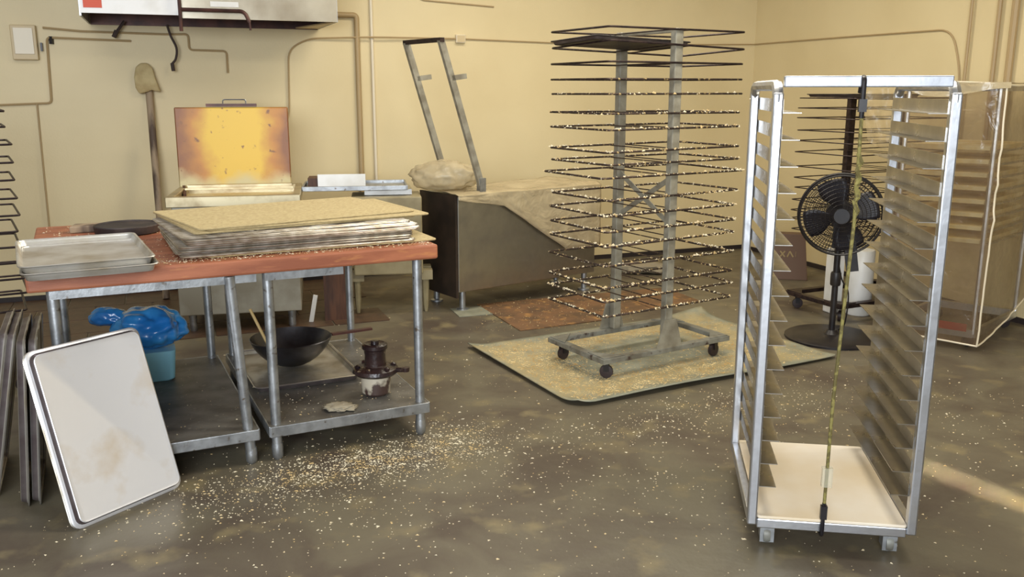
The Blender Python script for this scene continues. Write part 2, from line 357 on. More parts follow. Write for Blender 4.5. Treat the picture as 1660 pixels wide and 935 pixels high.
# left: panel box and its conduits
t = thing('breaker_panel', 'small grey electrical panel box high on the back wall, far left', 'panel', wb(-6.48, 0, 1.96), WA)
MB().box((0, -.03, 0), (.17, .06, .25)).build('housing', 'cream_paint', t, bevel=.006)
MB().box((0, -.064, .01), (.13, .008, .19)).build('panel_door', 'cream_trim', t, bevel=.003)
MB().box((.11, -.025, -.03), (.014, .03, .06)).build('latch', 'black', t)
b = MB(); b.tube(rounded([wb(-6.35, .02, 2.07), wb(-6.1, .02, 2.05), wb(-5.5, .02, 2.04), wb(-5.33, .02, 2.045), wb(-5.33, .02, 1.925), wb(-5.05, .02, 1.92), wb(-5.05, .02, 1.75)], .03), .009, 6)
tag(b.build('wall_conduit', 'pipe_brown'), 'stepped conduit from the panel box past under the hood', 'conduit')
b = MB(); b.tube(rounded([wb(-5.75, .02, 1.985), wb(-6.33, .02, 2.0), wb(-6.345, .02, 1.52), wb(-6.75, .02, 1.505)], .03), .009, 6)
b.tube([wb(-6.445, .02, 1.515), wb(-6.46, .02, .2)], .006, 6)
tag(b.build('wall_conduit', 'pipe_brown'), 'conduit dropping down the back wall below the panel box', 'conduit')
MB().box((0,0,0), (.022, .03, .055)).build('pipe_stub', 'black')
tag(bpy.data.objects['pipe_stub'], 'short black pipe end right of the panel box', 'pipe stub').location = wb(-6.3, .016, 1.98)

# ------------------------------------------------------------------ exhaust hood
HZ = 2.105
t = thing('exhaust_hood', 'long exhaust hood over the fryer, white left section and stained steel right section', 'hood', wb(0, 0, 0), WA)
def hood_sec(x0, x1, y, z0, z1, m, name):
    MB().box(((x0+x1)/2, y, (z0+z1)/2), (x1-x0, .012, z1-z0)).build(name, m, t)
hood_sec(-6.03, -5.405, -.86, HZ+.018, 3.0, 'white_paint', 'white_panel')
hood_sec(-5.40, -4.31, -.86, HZ, 3.0, 'hood_steel', 'steel_panel')
b = MB(); b.box((-6.03, -.43, (HZ+3)/2), (.012, .85, 3-HZ)); b.build('end_panel', 'galvanised', t)
b = MB(); b.box((-4.31, -.43, (HZ+3)/2), (.012, .85, 3-HZ)); b.build('end_panel', 'galvanised', t)
b = MB(); b.box((-5.17, -.43, HZ+.10), (1.70, .84, .012)); b.build('filter_plate', 'grease', t)
b = MB(); b.box((-5.17, -.016, HZ+.07), (1.70, .03, .15)); b.build('grease_trough', 'grease', t)
b = MB(); b.add([(-4.32,-.85,HZ),(-4.32,-.02,HZ),(-4.50,-.02,HZ),(-4.32,-.85,HZ+.01),(-4.32,-.02,HZ+.01),(-4.50,-.02,HZ+.01)], [(2,1,0),(3,4,5),(0,1,4,3),(1,2,5,4),(2,0,3,5)]); b.build('corner_gusset', 'cream_paint', t)
MB().box((-5.95, -.869, HZ+.085), (.115, .004, .065)).build('red_sticker', 'red_label', t, label='square red sticker')
b = MB(); b.tube(rounded([(-5.40,-.90,HZ+.3), (-5.40,-.90,HZ-.09)], .02), .012, 8)
b.tube(rounded([(-5.395,-.90,HZ+.055), (-4.97,-.90,HZ+.055), (-4.94,-.90,HZ-.02)], .05), .013, 8)
b.tube([(-4.94,-.90,HZ-.01), (-4.935,-.90,HZ-.075)], .008, 8); b.tube([(-5.40,-.90,HZ+.03), (-5.40,-.86,HZ+.03)], .008, 6)
b.build('gas_pipe', 'grease', t, label='dark bent pipe with bright hooked ends')
MB().box((-5.10, -.869, HZ+.10), (.19, .004, .035)).build('notice_plate', 'white_paint', t, label='small white notice plate')
b = MB(); b.tube(arc3([(-5.48,-.1,HZ), (-5.46,-.1,HZ-.08), (-5.425,-.1,HZ-.17), (-5.435,-.1,HZ-.25), (-5.465,-.1,HZ-.29)]), .009, 8); b.tube([(-5.465,-.1,HZ-.285), (-5.46,-.1,HZ-.345)], .014, 8)
b.build('hanging_hose', 'hose', t)
b = MB(); b.tube([(-5.78,-.1,HZ+.02), (-5.85,-.1,HZ-.07)], .011, 8); b.tube([(-5.84,-.1,HZ-.05), (-5.865,-.1,HZ-.10)], .017, 8); b.build('drain_stub', 'hose', t)

# ------------------------------------------------------------------ peel leaning on the wall
t = thing('bakers_peel', 'long wooden peel with a cloth over its blade leaning on the back wall', 'peel', wb(-5.63, .32, 0), WA)
b = MB(); b.tube([(-.02,-.02,.01), (-.02,.29,1.70)], .028, 10); b.build('handle', 'peel_wood', t)
prof = [(-.07,1.56),(-.10,1.62),(-.105,1.72),(-.085,1.82),(-.04,1.86),(.02,1.86),(.06,1.81),(.075,1.72),(.10,1.63),(.115,1.58),(.07,1.585),(.04,1.60),(.0,1.58)]
b = MB(); n = len(prof)
prof = [(x*.84, 1.82+(z-1.86)*.78) for x, z in prof]
b.add([(x-.03, .235+(z-1.56)*.17-.034, z) for x, z in prof]+[(x-.03, .235+(z-1.56)*.17+.034, z) for x, z in prof],
      [tuple(range(n)), tuple(reversed(range(n, 2*n)))]+[(i, n+i, n+(i+1) % n, (i+1) % n) for i in range(n)])
b.build('cloth_cover', 'peel_cloth', t, bevel=.012)

# ------------------------------------------------------------------ donut fryer with tilted-up greasy lid
FA = math.radians(12)
t = thing('donut_fryer', 'steel donut fryer with its greasy yellow lid standing open', 'fryer', (-1.92, 6.28, 0), FA)
b = MB(); b.box((0, 0, .50), (.80, .74, .74)); b.build('body', 'fryer_panel', t, bevel=.006)
b = MB()
for (c, d) in (((0,-.375,.90),(.86,.05,.07)), ((0,.335,.90),(.86,.05,.07)), ((-.405,-.02,.90),(.05,.70,.07)), ((.405,-.02,.90),(.05,.70,.07))): b.box(c, d)
b.build('rim', 'fryer_metal', t, bevel=.005)
MB().box((0, -.02, .876), (.76, .66, .01)).build('oil_surface', 'gold_bake', t)
for i in (-1, 1):
    for j in (-1, 1):
        b = MB(); b.lathe([(.03,.13),(.024,.06),(.026,.02),(.02,0)][::-1], 10, (i*.33, j*.29, 0)); b.build('leg', 'galvanised', t)
lid = MB().box((0, 0, 0), (.79, .03, .58)).build('lid', 'greasy_lid', t, (-.04, .32, 1.205), bevel=.008); lid.rotation_euler.x = -.05
MB().box((.0, .0, .305), (.35, .04, .02)).build('lid_hinge_bar', 'grease', lid); b = MB(); b.tube(rounded([(-.06,.02,.31), (-.06,.02,.345), (.10,.02,.345), (.10,.02,.31)], .015), .005, 6); b.build('lid_handle', 'galvanised', lid)
b = MB(); b.bar((-.40,.27,.93), (-.36,.0,.90), .02, .03); b.build('lid_arm', 'dark_wood', t)
b = MB(); b.box((0, .18, .945), (.72, .05, .02)); b.box((0, .10, .935), (.74, .02, .012)); b.build('basket_rail', 'fryer_metal', t)

# drain table / glazing cabinet right of the fryer
t = thing('glazing_cabinet', 'beige enamel cabinet on tapered legs right of the fryer', 'cabinet', (-.90, 6.60, 0), math.radians(9))
b = MB(); b.box((-.03, -.03, .585), (.50, .36, .57)); b.build('body', 'beige_enamel', t, bevel=.01)
for i in (-1, 1):
    for j in (-1, 1):
        b = MB(); b.box((i*.25-.01, j*.08-.05, .285), (.10, .09, .07)); b.build('leg_bracket', 'beige_enamel', t)
        b = MB(); b.lathe([(.012,0),(.02,.05),(.028,.25)], 8, (i*.25-.01, j*.08-.05, 0)); b.build('leg', 'beige_enamel', t)
t = thing('drain_tray', 'long shallow steel tray with a white sign on the beige cabinet', 'tray', (-1.22, 6.60, .874), math.radians(9))
b = MB(); b.box((.065,0,.045), (.735,.42,.012)); b.box((.065,-.215,.056), (.735,.014,.034)); b.box((.065,.215,.056), (.735,.014,.034)); b.box((.434,0,.056), (.014,.42,.034)); b.box((-.302,0,.056), (.014,.42,.034))
b.build('basin', 'galvanised', t, bevel=.003)
b = MB(); b.box((.30,0,.02), (.34,.34,.038)); b.build('support', 'steel', t)
MB().box((-.03, -.10, .098), (.34, .012, .10)).build('white_plate', 'white_paint', t, label='white plate standing in the tray')
b = MB(); b.box((-.215, .06, .085), (.12, .2, .06)); b.build('drain_end', 'dark_wood', t)
t = thing('wooden_box', 'dark brown wooden crate on the floor between fryer and beige cabinet', 'crate', (-1.36, 6.35, 0), math.radians(12))
b = MB(); b.box((0, .0, .20), (.018, .3, .40)); b.build('side', 'dark_wood', t); b = MB(); b.box((.17, .0, .20), (.018, .3, .40)); b.build('side', 'dark_wood', t)
b = MB(); b.box((.085, -.14, .20), (.152, .018, .40)); b.build('front', 'dark_wood', t); b = MB(); b.box((.085, 0, .03), (.152, .26, .018)); b.build('bottom', 'dark_wood', t)
b = MB(); b.box((0,0,.10), (.03,.012,.20), 0, Matrix.Rotation(.2, 4, 'Y')); o = b.build('white_strip', 'white_paint', None, (-1.43, 6.17, .004)); tag(o, 'short white strip leaning beside the brown wooden crate', 'strip')

# ------------------------------------------------------------------ steel cabinet with plastic sheet and leaning frame
BA = math.atan2(.59, .807)
t = thing('steel_cabinet', 'stainless steel cabinet under a plastic sheet, left of the tall wire rack', 'cabinet', (-.388, 6.45, 0), BA)
b = MB(); b.box((.665, .26, .505), (1.33, .50, .71)); b.build('body', 'steel', t, bevel=.006)
b = MB(); b.box((-.012, .26, .49), (.02, .50, .76)); b.build('side_panel', 'dark_panel', t)
for x in (.07, 1.27):
    for y in (.07, .44):
        b = MB(); b.lathe([(.05,0),(.05,.012),(.024,.02),(.024,.15)], 10, (x, y, 0)); b.build('foot', 'galvanised', t)
b = MB(); b.prism([(-.1,-.16),(.16,-.16),(.16,.1),(-.1,.1)], .001, .006); o = b.build('floor_plate', 'mat_rubber', None, (-.34, 6.50, 0)); o.rotation_euler.z = BA-.3
tag(o, 'small grey plate on the floor under the steel cabinet foot', 'plate')
# frame
t = thing('leaning_frame', 'tall narrow U-shaped steel frame standing tilted on the steel cabinet', 'frame', (-.214, 6.58, .905), BA)
L_ = Vector((-.33, 0, 1.03))
b = MB(); b.bar((0,.02,.02), Vector((0,.02,.02))+L_, .045, .03, (0,1,0)); b.build('upright', 'rack_steel', t)
b = MB(); b.bar((0,.5,.02), Vector((0,.5,.02))+L_, .045, .03, (0,1,0)); b.build('upright', 'rack_steel', t)
b = MB(); b.bar(Vector((0,.0,.02))+L_, Vector((0,.52,.02))+L_, .035, .03); b.build('top_bar', 'wire_clean', t)
for y in (.02, .5):
    q = Vector((0,y,.02))+L_*.75
    b = MB(); b.bar(q, q+Vector((.12,0,.015)), .03, .035); b.build('side_arm', 'rack_steel', t)
    b = MB(); b.box((0,y,.03), (.05,.05,.10)); b.build('socket', 'galvanised', t)
# plastic sheet over the cabinet
def sheet(u, v):
    x = -.02+u*1.37; n = noise.noise(Vector((u*6, v*6, 1.3)))
    drop = .10+.40*max(0, min(1, (u-.30)/.45)) if u > .30 else .03+.07*u/.3
    if v < .6: y = .54-v/.6*.56; z = .885+.018*n+.02*math.sin(u*9)*.3
    else:
        k = (v-.6)/.4; y = -.022-.012*abs(n)-.006; z = .872+.01*n-drop*k
    return (x, y, z)
b = MB(); b.grid(sheet, 60, 30); o = b.build('plastic_sheet', 'drape_plastic', None, (-.388, 6.45, 0)); o.rotation_euler.z = BA
s = o.modifiers.new('s', 'SOLIDIFY'); s.thickness = .002
tag(o, 'cloudy plastic sheet draped over the steel cabinet', 'sheet')
def blob(name, m, c, r, seed, amp, sub=4, freq=3, parent=None, flat=None):
    bm = bmesh.new(); bmesh.ops.create_icosphere(bm, subdivisions=sub, radius=1)
    for v in bm.verts:
        q = v.co.copy(); d = 1+amp*noise.noise(q*freq+Vector((seed, 0, 0)))+amp*.5*noise.noise(q*freq*2.3+Vector((0, seed, 0)))+amp*.5*abs(noise.noise(q*freq*1.4+Vector((0, 0, seed))))
        v.co = Vector((q.x*r[0], q.y*r[1], q.z*r[2]))*d
        if flat is not None and v.co.z < flat: v.co.z = flat
    me = bpy.data.meshes.new(name); bm.to_mesh(me); bm.free()
    for p in me.polygons: p.use_smooth = True
    me.materials.append(M[m]); o = bpy.data.objects.new(name, me); C.link(o); o.location = c
    if parent: o.parent = parent
    return o
o = blob('plastic_bundle', 'bundle_plastic', (-.51, 6.72, .985), (.24, .18, .115), 2.1, .18, flat=-.085)
tag(o, 'crumpled bundle of clear plastic at the left end of the steel cabinet', 'plastic')
# boards on the floor behind the mat
for i, (u0, wd, ln) in enumerate(((0, .655, 1.35), (.662, .50, 1.25), (1.17, .48, 1.1))):
    b = MB(); a = Vector((.933, .36)); d = Vector((.39, -.921)); o0 = Vector((-.27, 6.70))
    ps = [o0+a*u0, o0+a*u0+d*(ln*.62 if i == 0 else ln*.55), o0+a*(u0+wd)+d*(ln*.50 if i else ln*.58), o0+a*(u0+wd)]
    b.prism([tuple(p) for p in ps], .001, .007)
    tag(b.build('floor_board', 'brown_board'), ('reddish brown board on the floor, nearest the steel cabinet foot', 'middle reddish brown board on the floor behind the mat', 'brown board on the floor under the far side of the tall rack')[i], 'board')

# ------------------------------------------------------------------ baker tables
TA = math.atan2(.436, .9)
TW = Matrix.Translation((-.44, 4.06, 0)) @ Matrix.Rotation(TA, 4, 'Z')
def table(x_right, wd, label, lean, apron):
    p = TW @ Vector((x_right, 0, 0))
    t = thing('worktable_frame', label, 'table', p, TA)
    for i, (x, y) in enumerate(((0, 0), (-wd, 0), (0, 1.18), (-wd, 1.18))):
        dx = lean if i == 0 else 0
        b = MB(); b.tube([(x, y, .035), (x+dx*.5, y+dx*.5, .45), (x+dx, y+dx, .862)], .0225, 12); lg = b.build('leg', 'galvanised', t)
        b = MB(); b.lathe([(.014,0),(.024,.012),(.026,.05),(.024,.075)], 12, (x, y, 0)); b.build('bullet_foot', 'galvanised', lg)
    b = MB(); x0, x1, y0, y1 = -wd-.03, .03, -.035, 1.21
    b.box(((x0+x1)/2, (y0+y1)/2, .163), (x1-x0, y1-y0, .006)); sh = b.build('shelf', 'shelf_steel', t)
    b = MB(); b.box(((x0+x1)/2, y0-.004, .142), (x1-x0+.008, .008, .05)); b.box((x1+.004, (y0+y1)/2, .142), (.008, y1-y0, .05)); b.box((x0-.004, (y0+y1)/2, .142), (.008, y1-y0, .05)); b.box(((x0+x1)/2, y1+.004, .142), (x1-x0+.008, .008, .05))
    b.build('shelf_lip', 'galvanised', sh, bevel=.003)
    b = MB(); b.box(((apron[0]+apron[1])/2, -.048, .845), (apron[1]-apron[0], .008, .034)); b.build('apron', 'galvanised', t)
    return t
table(0, .68, 'right-hand steel worktable frame, wok and blackened depositor on its undershelf', 0, (-.70, -.36))
table(-.795, .71, 'left-hand steel worktable frame, blue bag on its undershelf', -.05, (-.72, .06))
b = MB(); b.box((-.755, .62, .8965), (1.67, 1.38, .067)); o = b.build('butcher_block', 'wood_top', bevel=.01); o.matrix_world = TW
tag(o, 'thick red-brown wooden tabletop spanning both steel table frames', 'tabletop')
TZ = .93

# ------------------------------------------------------------------ sheet pans
def pan_mesh(name, w, h, m, d=.030, side='pan_side_shade'):
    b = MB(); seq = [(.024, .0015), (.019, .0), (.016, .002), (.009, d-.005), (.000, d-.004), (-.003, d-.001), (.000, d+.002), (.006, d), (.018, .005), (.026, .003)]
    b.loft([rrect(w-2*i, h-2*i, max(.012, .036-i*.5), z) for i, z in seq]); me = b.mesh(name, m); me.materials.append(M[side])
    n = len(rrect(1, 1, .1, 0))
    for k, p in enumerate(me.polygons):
        if k//n == 2: p.material_index = 1          # side walls coloured dark in place of shade and dim reflections
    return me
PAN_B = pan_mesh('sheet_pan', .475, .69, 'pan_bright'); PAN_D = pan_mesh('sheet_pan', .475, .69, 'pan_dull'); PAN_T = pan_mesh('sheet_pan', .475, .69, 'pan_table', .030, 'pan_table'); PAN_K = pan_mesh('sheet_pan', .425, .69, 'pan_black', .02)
def basis(o, x, y, z, loc):
    o.matrix_world = Matrix(((x[0], y[0], z[0], loc[0]), (x[1], y[1], z[1], loc[1]), (x[2], y[2], z[2], loc[2]), (0,0,0,1)))
def lean_pan(me, bl, u, lean, k, label, facing=-1, roll=0, wd=.475):
    """bl: floor point of the bottom-left corner, u: floor direction of the bottom edge, lean: how far the top goes back"""
    u = Vector((u[0], u[1], 0)).normalized(); back = Vector((-u.y, u.x, 0))
    W = (back*lean+Vector((0,0,math.sqrt(1-lean*lean)))).normalized(); n = u.cross(W)
    if roll: Rm = Matrix.Rotation(roll, 3, n); u = Rm @ u; W = Rm @ W
    c = Vector((bl[0], bl[1], .004))+u*wd/2+W*.345+n*k
    o = bpy.data.objects.new('sheet_pan', me); C.link(o); x = u*-1 if facing < 0 else u
    z = x.cross(W); basis(o, x, W, z, c); tag(o, label, 'sheet pan', 'sheet pans leaning against the worktable'); return o
u0 = (.546, .838)
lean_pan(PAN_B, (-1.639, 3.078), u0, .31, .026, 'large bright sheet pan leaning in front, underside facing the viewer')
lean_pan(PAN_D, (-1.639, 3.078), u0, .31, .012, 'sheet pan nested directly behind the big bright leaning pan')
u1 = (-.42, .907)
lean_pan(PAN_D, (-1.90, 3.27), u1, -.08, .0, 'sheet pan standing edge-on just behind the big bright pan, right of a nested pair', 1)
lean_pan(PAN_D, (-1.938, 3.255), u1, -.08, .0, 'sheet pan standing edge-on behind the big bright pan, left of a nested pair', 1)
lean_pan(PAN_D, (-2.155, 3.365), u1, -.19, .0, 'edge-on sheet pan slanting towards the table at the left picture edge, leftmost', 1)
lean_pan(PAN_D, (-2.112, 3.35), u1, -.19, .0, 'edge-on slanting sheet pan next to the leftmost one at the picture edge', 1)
# pans on the table
PA = math.atan2(.31, .393)
for i, (dx, dy, dz, rz) in enumerate(((0.015, -.012, .0015, -.015), (-.010, .012, .024, .0))):
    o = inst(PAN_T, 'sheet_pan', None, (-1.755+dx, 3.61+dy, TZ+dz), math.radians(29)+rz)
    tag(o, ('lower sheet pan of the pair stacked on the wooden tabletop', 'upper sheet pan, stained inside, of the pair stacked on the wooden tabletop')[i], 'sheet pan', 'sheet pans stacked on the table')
b = MB(); b.lathe([(.14,.0),(.15,.004),(.155,.038),(.15,.042),(.145,.036),(.02,.03)], 32); o = b.build('round_pan', 'pan_black', None, (-1.90, 4.38, TZ+.001))
tag(o, 'dark round pan on the table behind the stacked sheet pans', 'pan')
b = MB(); b.prism([(-.10,-.05),(.08,-.06),(.10,.03),(-.07,.05)], 0, .035); o = b.build('wood_scrap', 'peel_wood', None, (-2.10, 4.42, TZ+.001), bevel=.006); o.rotation_euler.z = .5
tag(o, 'pale wooden block on the table left of the dark round pan', 'block')

# ------------------------------------------------------------------ fryer screens (wire racks) stacked on the table
SW, SD = 1.02, .68
def screen_meshes(m, pitch):
    b = MB(); b.tube(rrect(SW, SD, .02, 0, 4), .0042, 6, closed=True)
    for x in (-.25, .25): b.tube([(x, -SD/2, -.003), (x, SD/2, -.003)], .003, 5)
    fr = b.mesh('frame', m); g = MB(); k = int(SD/pitch)
    for i in range(1, k):
        y = -SD/2+i*SD/k; g.tube([(-SW/2, y, .002), (0, y, .0025), (SW/2, y, .002)], .0026, 4)
    return fr, g.mesh('wire_grid', m)
S_M = screen_meshes('screen_metal', .021); S_C = screen_meshes('screen_crust', .0135)
ordw = ['topmost', 'second from the top', 'third from the top', 'fourth from the top', 'fifth from the top', 'sixth from the top', 'seventh from the top', 'eighth from the top', 'ninth from the top', 'tenth from the top', 'third from the bottom', 'second from the bottom', 'bottom']
NS = 13; sc0 = Vector((-1.055, 4.145, 0))
for i in range(NS):
    k = NS-1-i                                   # 0 = top
    up = i/(NS-1); yaw = math.radians(27.5+9*max(0, up-.6)/.4)+random.uniform(-.03, .03)
    c = sc0+Vector((random.uniform(-.028, .028), random.uniform(-.014, .014), 0))
    if i == 0: c += Vector((.09, .05, 0))
    if k in (0, 1, 2): c += Vector((-.02, .06, 0))
    if k == 1: c += Vector((.06, .03, 0)); yaw -= .05
    t = thing('fryer_screen', 'crusted wire fryer screen, %s in the stack on the wooden table' % ordw[k], 'wire rack', (c.x, c.y, TZ+.008+i*.0096), yaw, 'wire screens stacked on the table')
    t.rotation_euler = (0, 0 if k > 2 else .003, yaw)
    if k <= 2: t.location.z += .003
    me = S_C if (k <= 2 or i == 0) else S_M
    inst(me[0], 'frame', t); inst(me[1], 'wire_grid', t, kind='stuff')

# ------------------------------------------------------------------ things on the undershelves
SZ = .1665
t = thing('blue_bag', 'crumpled blue plastic bag over a tub on the left undershelf', 'bag', (-1.93, 4.42, SZ))
o = blob('bag_body', 'blue_bag', (.07, .02, .262), (.17, .13, .105), 5.2, .22, 5, 1.5, t)
o = blob('bag_tail', 'blue_bag', (-.15, .05, .31), (.10, .055, .05), 9.2, .2, 4, 1.6, t)
o = MB().loft([rrect(.20-2*i, .16-2*i, .03, z) for i, z in ((.02, .001), (.012, .01), (0, .16))]).build('blue_tub', 'blue_tub', None, (-1.83, 4.40, SZ)); o.rotation_euler.z = .4
tag(o, 'light blue plastic tub under the blue bag', 'tub')
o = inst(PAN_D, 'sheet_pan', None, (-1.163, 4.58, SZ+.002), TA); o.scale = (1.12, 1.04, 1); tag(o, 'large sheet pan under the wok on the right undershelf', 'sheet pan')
t = thing('wok', 'dark steel wok with a long handle on the pan under the table', 'wok', (-1.18, 4.60, SZ+.0085))
b = MB(); R = .215; pr = []
for k in range(11):
    a = k/10*1.12; pr.append((max(.001, R*math.sin(a)/math.sin(1.12)), .155*(1-math.cos(a))/(1-math.cos(1.12))))
inner = [(max(.001, r-.004), z+.004) for r, z in reversed(pr)]; b.lathe(pr+inner, 40); b.build('bowl', 'wok', t)
b = MB(); b.bar((.20,.09,.148), (.40,.20,.150), .03, .012); b.build('handle', 'grease', t)
b = MB(); b.tube([(-.16,.04,.30), (-.04,.0,.06)], .008, 8); b.build('shaft', 'stick'); o = bpy.data.objects['shaft']; o.name = 'wooden_stick'; o.location = (-1.24, 4.60, SZ+.0085)
tag(o, 'thin pale wooden stick standing in the wok', 'stick')
t = thing('batter_depositor', 'blackened batter depositor with crusted collar standing on the right undershelf', 'depositor', (-.665, 4.17, SZ))
b = MB(); b.lathe([(.055,0),(.068,.012),(.072,.07),(.07,.10)], 28); b.build('base_cup', 'glaze', t)
b = MB(); b.lathe([(.07,.10),(.10,.104),(.112,.116),(.108,.132),(.09,.14),(.055,.145),(.052,.15)], 28); b.tube([(.09,-.01,.122), (.15,-.03,.13)], .012, 8); b.lathe([(.001,-.01),(.018,-.008),(.02,.012),(.001,.016)], 10, (.15,-.03,.13)); col = b.build('collar', 'chocolate', t)
b = MB(); b.lathe([(.052,.15),(.05,.20),(.054,.225)], 24); b.build('cylinder', 'chocolate', t)
b = MB(); b.lathe([(.054,.225),(.062,.232),(.062,.25),(.05,.256),(.03,.25),(.02,.252),(.018,.268),(.001,.27)], 24); b.build('cap', 'chocolate', t)
for k in range(6):
    a = k*PI/3+.3; b = MB(); b.lathe([(.012,.0),(.014,.012),(.001,.018)], 8, (.088*math.cos(a), .088*math.sin(a), .135)); b.build('knob', 'chocolate', t)
o = blob('paper_rag', 'rag', (-.80, 3.95, SZ+.012), (.065, .05, .012), 3.3, .5, 4, 3, flat=-.012); tag(o, 'crumpled beige paper scrap on the front of the right undershelf', 'paper')

# ------------------------------------------------------------------ floor mat
MA = math.atan2(.91, 1.69)
def matp(u, v):
    x = u*1.92; y = v*1.30
    r = .14; z = .003                       # curled near edge and corners
    e = min(y, .22)/.22; z += .030*(1-e)**2*(.45+.55*math.sin(u*PI*1.0+.5)**2)
    e2 = min(x, .16)/.16; z += .026*(1-e2)**2*(.5+.5*v)
    e3 = min(1.3-y, .2)/.2; z += .05*(1-e3)**2*max(0, (u-.8)/.2)
    return x, y, z
b = MB()
def mat_fn(u, v):
    x, y, z = matp(u, v); r = .13
    for (cx, cy, sx, sy) in ((r, r, -1, -1), (1.92-.05, .05, 1, -1), (1.92-.05, 1.25, 1, 1)):
        rr = r if sx < 0 else .05
        dx, dy = (x-cx)*sx, (y-cy)*sy
        if dx > 0 and dy > 0:
            m = max(dx, dy); d = math.hypot(dx, dy)
            if d > 0: x = cx+sx*dx*m/d; y = cy+sy*dy*m/d
    return (x, y, z)
b.grid(mat_fn, 64, 44); MAT0 = Vector((.33, 4.39, 0)); o = b.build('floor_mat', 'dusty_mat', None, MAT0); o.rotation_euler.z = MA
s = o.modifiers.new('s', 'SOLIDIFY'); s.thickness = .006; s.offset = 1
tag(o, 'grey rubber mat with curled edges under the tall wire rack, strewn with crumbs', 'mat')
MATM = Matrix.Translation(MAT0) @ Matrix.Rotation(MA, 4, 'Z')

# ------------------------------------------------------------------ crumbs
def flakes(pts, name, m='crumb', smin=.003, smax=.009, flat=.45):
    v = []; fcs = []
    for p in pts:
        s = random.uniform(smin, smax)*random.choice((.6, .8, 1, 1, 1.5)); a = random.uniform(0, 2*PI); o = len(v); st = random.uniform(.6, 1.6)
        for k in range(3):
            q = a+k*2*PI/3+random.uniform(-.4, .4); v.append((p[0]+s*st*math.cos(q)*.8, p[1]+s*math.sin(q)*.8, p[2]))
        v.append((p[0]+random.uniform(-.3, .3)*s, p[1]+random.uniform(-.3, .3)*s, p[2]+s*flat))
        fcs += [(o, o+1, o+3), (o+1, o+2, o+3), (o+2, o, o+3), (o+2, o+1, o)]
    me = bpy.data.meshes.new(name); me.from_pydata(v, [], fcs); me.update(); me.materials.append(M[m])
    ob = bpy.data.objects.new(name, me); C.link(ob); ob['kind'] = 'stuff'; return ob
pts = []
def drop(cx, cy, sx, sy, n, rot=0):
    for _ in range(n):
        x = random.gauss(0, sx); y = random.gauss(0, sy); pts.append((cx+x*math.cos(rot)-y*math.sin(rot), cy+x*math.sin(rot)+y*math.cos(rot), .0005))
drop(-.62, 3.72, .30, .11, 2600, .45); drop(-.25, 4.0, .13, .14, 500, .4); drop(-1.0, 3.45, .28, .16, 900, .4); drop(-.5, 3.3, .5, .25, 500, .4)
drop(.9, 4.3, .5, .13, 700, .5); drop(1.3, 4.5, .3, .3, 300); drop(.55, 3.4, .35, .25, 200)
drop(2.1, 4.3, .5, .4, 260); drop(2.0, 3.4, .5, .5, 120)
for _ in range(2200): pts.append((random.uniform(-1.8, 2.6), random.uniform(2.0, 5.6), .0005))
for _ in range(260): pts.append((random.uniform(-1.4, 3), random.uniform(5.2, 8.0), .0005))
def on_mat(p):
    q = MATM.inverted() @ Vector(p); return -.02 < q.x < 1.94 and -.02 < q.y < 1.32
pts = [p for p in pts if not on_mat(p) and math.hypot(p[0], p[1]) > 1.7]
tag(flakes(pts, 'floor_crumbs', 'crumb', .002, .0058), 'pale sugar glaze crumbs scattered over the dark floor', 'crumbs')
pts = []
while len(pts) < 9000:
    x, y = random.uniform(.05, 1.88), random.uniform(.04, 1.26)
    ex, ey = abs(x-.93)/.55, abs(y-.66)/.32; e = max(ex, ey)
    pr = .25 if e < .9 else (1.0 if e < 1.75 else .45)
    if x < .5 and .9 < e < 1.9: pr = 1
    if x > 1.55: pr *= .25
    if y > 1.1: pr *= .5
    if random.random() < pr:
        X, Y, Z = mat_fn(x/1.92, y/1.3); q = MATM @ Vector((X, Y, Z+.0065)); pts.append(tuple(q))
tag(flakes(pts, 'mat_crumbs', 'crumb_dust', .003, .007, .3), 'yellowish crumbs heaped on the grey floor mat', 'crumbs')
pts = [tuple(TW @ Vector((random.uniform(-.69, 0), random.uniform(-.02, 1.15), SZ))) for _ in range(330)]+[tuple(TW @ Vector((random.uniform(-1.48, -.80), random.uniform(-.02, 1.15), SZ))) for _ in range(90)]
tag(flakes(pts, 'shelf_crumbs', 'crumb', .002, .005), 'crumbs scattered over the steel undershelves', 'crumbs')
pts = [tuple(TW @ Vector((random.uniform(-1.55, .06), random.gauss(.02, .05) if random.random() < .45 else random.uniform(0, 1.25), TZ+.0008))) for _ in range(2600)]
pts = [p for p in pts if -.06 < (TW.inverted() @ Vector(p)).y < 1.25]
tag(flakes(pts, 'table_crumbs', 'crumb', .002, .0055), 'crumbs along the edge of the wooden tabletop', 'crumbs')
pts = [(random.uniform(-.25, .9), random.uniform(5.9, 6.9), .0078) for _ in range(500)]
pts = [p for p in pts if not on_mat(p)]
tag(flakes(pts, 'board_crumbs', 'crumb_dust', .002, .006), 'crumbs on the brown floor boards behind the mat', 'crumbs')

o = blob('cloth_bundle', 'rag', (1.18, 7.95, .045), (.22, .12, .05), 4.4, .35, 4, 2.2, flat=-.045); tag(o, 'pale cloth bundle on the floor near the far corner, behind the tall rack', 'cloth')
